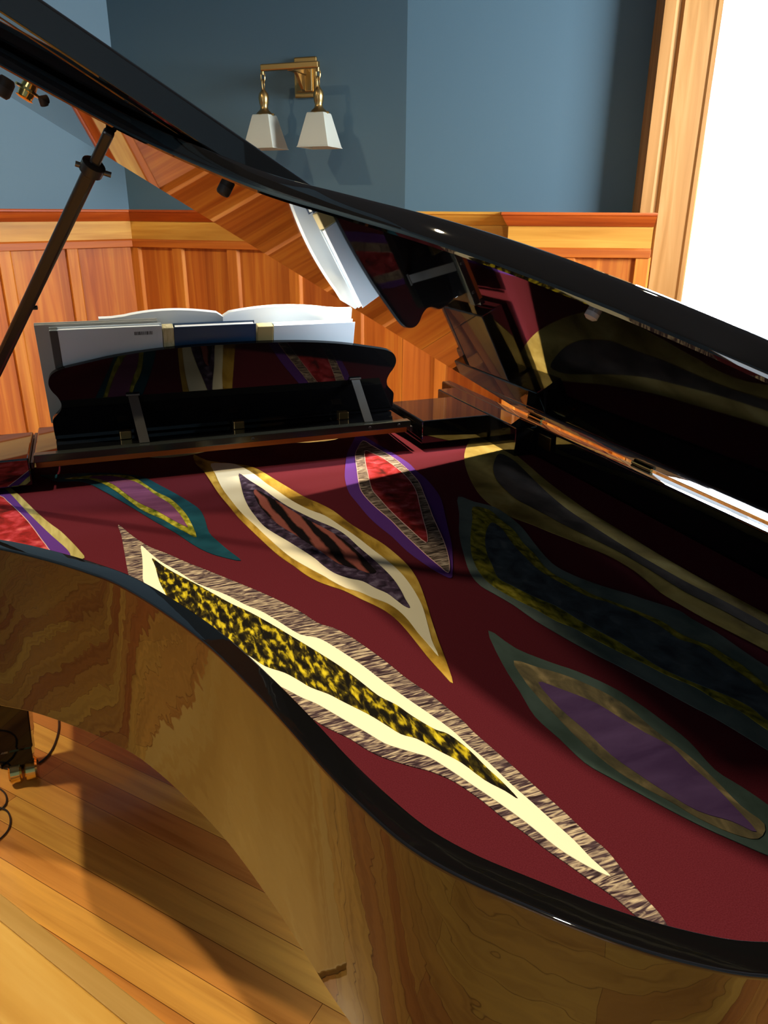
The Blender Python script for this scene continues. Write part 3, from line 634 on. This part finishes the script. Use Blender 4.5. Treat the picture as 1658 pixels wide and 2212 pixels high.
# stamp on the white cover (small black barcode block)
bm = B(); x = -.250
for i in range(16):
    w_ = random.choice((.0012, .002, .003)); vs = [bm.verts.new(Lc(x + a*w_, .262 + b*.009, .0015 + c)) for a, b, c in ((0,0,0),(1,0,0),(1,1,0),(0,1,0))]; bm.faces.new(vs[::-1]); x += w_ + random.choice((.001, .0016))
obj('barcode', bm, mat('barcode_ink', (.03, .03, .035), .6), bk)
book('music_book', 'navy blue music book between the pale books, tan page edge on left', 'book', -.152, .060, .016, .278, .002, .026, M_navy, (-.180, -.153, M_edge))
book('music_book', 'pale blue music book at the right end of the desk, tan and navy spine', 'book', .108, .338, .016, .270, .002, .024, M_bluew, (.064, .107, M_olive))
book('binder', 'wide grey board folder standing behind the pale grey-white book, at the far left', 'folder', -.480, -.190, .016, .290, .024, .014, M_greyc, None)
# open songbook with curling pages, behind the others
org = DB(-.02, .02, .045); ob = empty('open_songbook', K(org.x, org.y, org.z), TH); tag(ob, 'open white songbook with curling pages rising behind the books on the desk', 'book')
for s in (-1, 1):
    bm = B(); n = 20
    W_ = .31 if s < 0 else .36
    def fn(i, b, d):
        u = i/n; a = -.02 + s*u*W_
        h = .016 * math.sin(math.pi*min(u*1.25, 1))**.7 if u < .8 else 0
        top = b + (.010*math.sin(math.pi*min(u*1.1, 1)) if b > .1 else 0) - (.008 if u < .03 and b > .1 else 0)
        return DB(a, top, .042 + d + h*.8) - org
    for d0 in (0,):
        g = [[bm.verts.new(fn(i, b, d)) for i in range(n+1)] for b, d in ((.018, 0), (.292, 0), (.292, .014), (.018, .014))]
        for r_ in range(4):
            for i in range(n): bm.faces.new((g[r_][i], g[r_][i+1], g[(r_+1)%4][i+1], g[(r_+1)%4][i]))
        bm.faces.new([g[r_][0] for r_ in range(4)]); bm.faces.new([g[r_][n] for r_ in range(4)][::-1])
    obj('page_block', bm, M_paper, ob, smooth=True)

# ------------------------------------------------------------------ wall sconce on the dark wall
SC = empty('wall_sconce', C0 + Vector((math.cos(RZ0)*.975, math.sin(RZ0)*.975, 2.08)), RZ0)
tag(SC, 'brass wall sconce with two square frosted glass shades on the dark wall', 'lamp')
def sbox(*a): bm = B(); box(bm, *a); return bm
bm = sbox(-.052, .052, -.016, 0, -.075, .075); pl = obj('back_plate', bm, M_brass, SC, bevel=.005)
obj('plate_step', sbox(-.036, .036, -.030, -.014, -.055, .055), M_brass, pl, bevel=.004)
bm = B(); box(bm, -.014, .014, -.150, -.028, .006, .034)
# curved bracket under the stem
cur = [(-.028, -.055), (-.045, -.048), (-.065, -.030), (-.085, -.008), (-.105, .006), (-.028, .006)]
prism(bm, cur, -.007, .007, lambda a, b, h: Vector((h, a, b))); obj('stem', bm, M_brass, SC, bevel=.002)
obj('cross_arm', sbox(-.128, .128, -.166, -.140, .008, .032), M_brass, SC, bevel=.004)
M_frost = mat('frosted_glass', (.38, .39, .33), .45); b_ = M_frost.node_tree.nodes['Principled BSDF']
b_.inputs['Subsurface Weight'].default_value = .3; b_.inputs['Subsurface Radius'].default_value = (.02, .02, .02); b_.inputs['Subsurface Scale'].default_value = .5
for s in (-1, 1):
    x = s*.124; y = -.153
    bm = B(); lathe(bm, [(.006, -.004), (.006, .010)], (x, y, 0), 12)
    for i in range(2):
        cz = -.012 - .030*i; pts = []
        for j in range(17):
            a = 2*math.pi*j/16; u = math.cos(a)*.009; v = math.sin(a)*.021
            pts.append((x + (u if i == 0 else 0), y + (0 if i == 0 else u), cz + v))
        tube(bm, pts, .0028, 8, cap=False)
    obj('chain', bm, M_brass, SC, smooth=True)
    bm = B(); lathe(bm, [(.004, -.050), (.008, -.058), (.012, -.064), (.019, -.074), (.021, -.090), (.019, -.108), (.015, -.120), (.018, -.132), (.030, -.142), (.037, -.150), (.037, -.156)], (x, y, 0), 24)
    so_ = obj('socket', bm, M_brass, SC, smooth=True)
    bm = B(); tube(bm, [(x+.030, y, -.148), (x+.044, y, -.150)], .004, 8); obj('thumb_screw', bm, M_brass, so_, smooth=True)
    bm = B(); prof = [(.036, -.150), (.0385, -.156), (.068, -.272), (.072, -.278), (.069, -.278), (.0355, -.158)]
    rows = [[bm.verts.new((x+sx*r, y+sy*r, z)) for sx, sy in ((-1,-1),(1,-1),(1,1),(-1,1))] for r, z in prof]
    for i in range(len(rows)-1):
        for j in range(4): bm.faces.new((rows[i][j], rows[i][(j+1)%4], rows[i+1][(j+1)%4], rows[i+1][j]))
    bm.faces.new(rows[0][::-1]); obj('shade', bm, M_frost, SC, bevel=.0025)

# ------------------------------------------------------------------ cables on the floor
def cord(name, label, pts, r=.0032):
    bm = B(); p = spline([K(*a) for a in pts], 8); c0 = p[0].copy(); tube(bm, [v - c0 for v in p], r, 8); o = obj(name, bm, M_cord, smooth=True); o.location = c0
    tag(o, label, 'cable'); return o
cord('power_cable', 'dark cable running from under the piano past the brass caster', [(-.18, 2.60, .004), (-.235, 2.45, .004), (-.252, 2.352, .004), (-.253, 2.248, .004), (-.270, 2.158, .004), (-.300, 2.110, .004), (-.345, 2.095, .004), (-.40, 2.115, .004), (-.46, 2.17, .004), (-.58, 2.28, .004), (-.8, 2.38, .004)])
cord('looped_cable', 'thin black cable lying in loops at the left edge, in front of the caster', [(-.62, 2.10, .004), (-.50, 2.06, .004), (-.425, 2.037, .004), (-.398, 2.010, .004), (-.386, 1.973, .004), (-.392, 1.942, .004), (-.425, 1.930, .004), (-.47, 1.96, .004), (-.44, 1.975, .004), (-.405, 1.945, .005), (-.380, 1.918, .004), (-.370, 1.873, .004), (-.380, 1.832, .004), (-.42, 1.80, .004), (-.52, 1.78, .004)], .0024)

# ------------------------------------------------------------------ ceiling lights
M_lamp = mat('lamp_glow', (1, 1, 1), .5); bl = M_lamp.node_tree.nodes['Principled BSDF']; bl.inputs['Emission Color'].default_value = (1, .72, .38, 1); bl.inputs['Emission Strength'].default_value = 18
def downlight(k, q, power, label, size=.045, col=(1.0, .83, .56), cone=150, aim=None):
    p = K(k, q, CEIL); r = empty('ceiling_light', p); tag(r, label, 'lamp')
    bm = B(); prof = [(.075, 0), (.085, -.004), (.085, -.012), (.070, -.016), (.062, -.010)]
    lathe(bm, [(.06, -.002), (.085, -.002), (.085, -.012), (.068, -.014)], n=32); obj('trim_ring', bm, M_brass, r, smooth=True)
    bm = B(); lathe(bm, [(.035, -.0145), (.035, -.016)], n=24); obj('bulb', bm, M_lamp, r)
    l = bpy.data.lights.new('lamp_light', 'SPOT'); l.energy = power; l.color = col; l.shadow_soft_size = size; l.spot_size = R(cone); l.spot_blend = .6 if cone > 100 else .25
    o = bpy.data.objects.new('lamp_light', l); S.collection.objects.link(o); o.parent = r; o.location = (0, 0, -.03)
    if aim: o.rotation_euler = (aim - p - Vector((0, 0, -.03))).to_track_quat('-Z', 'Y').to_euler()
downlight(-.1, .35, 270, 'round brass ceiling light above the bend of the piano')
downlight(-1.4, 2.15, 250, 'round brass ceiling light left of the piano keyboard end')
downlight(.95, 2.85, 760, 'round brass ceiling light above the keyboard end of the piano', .03, cone=34, aim=K(.98, 2.20, .95))
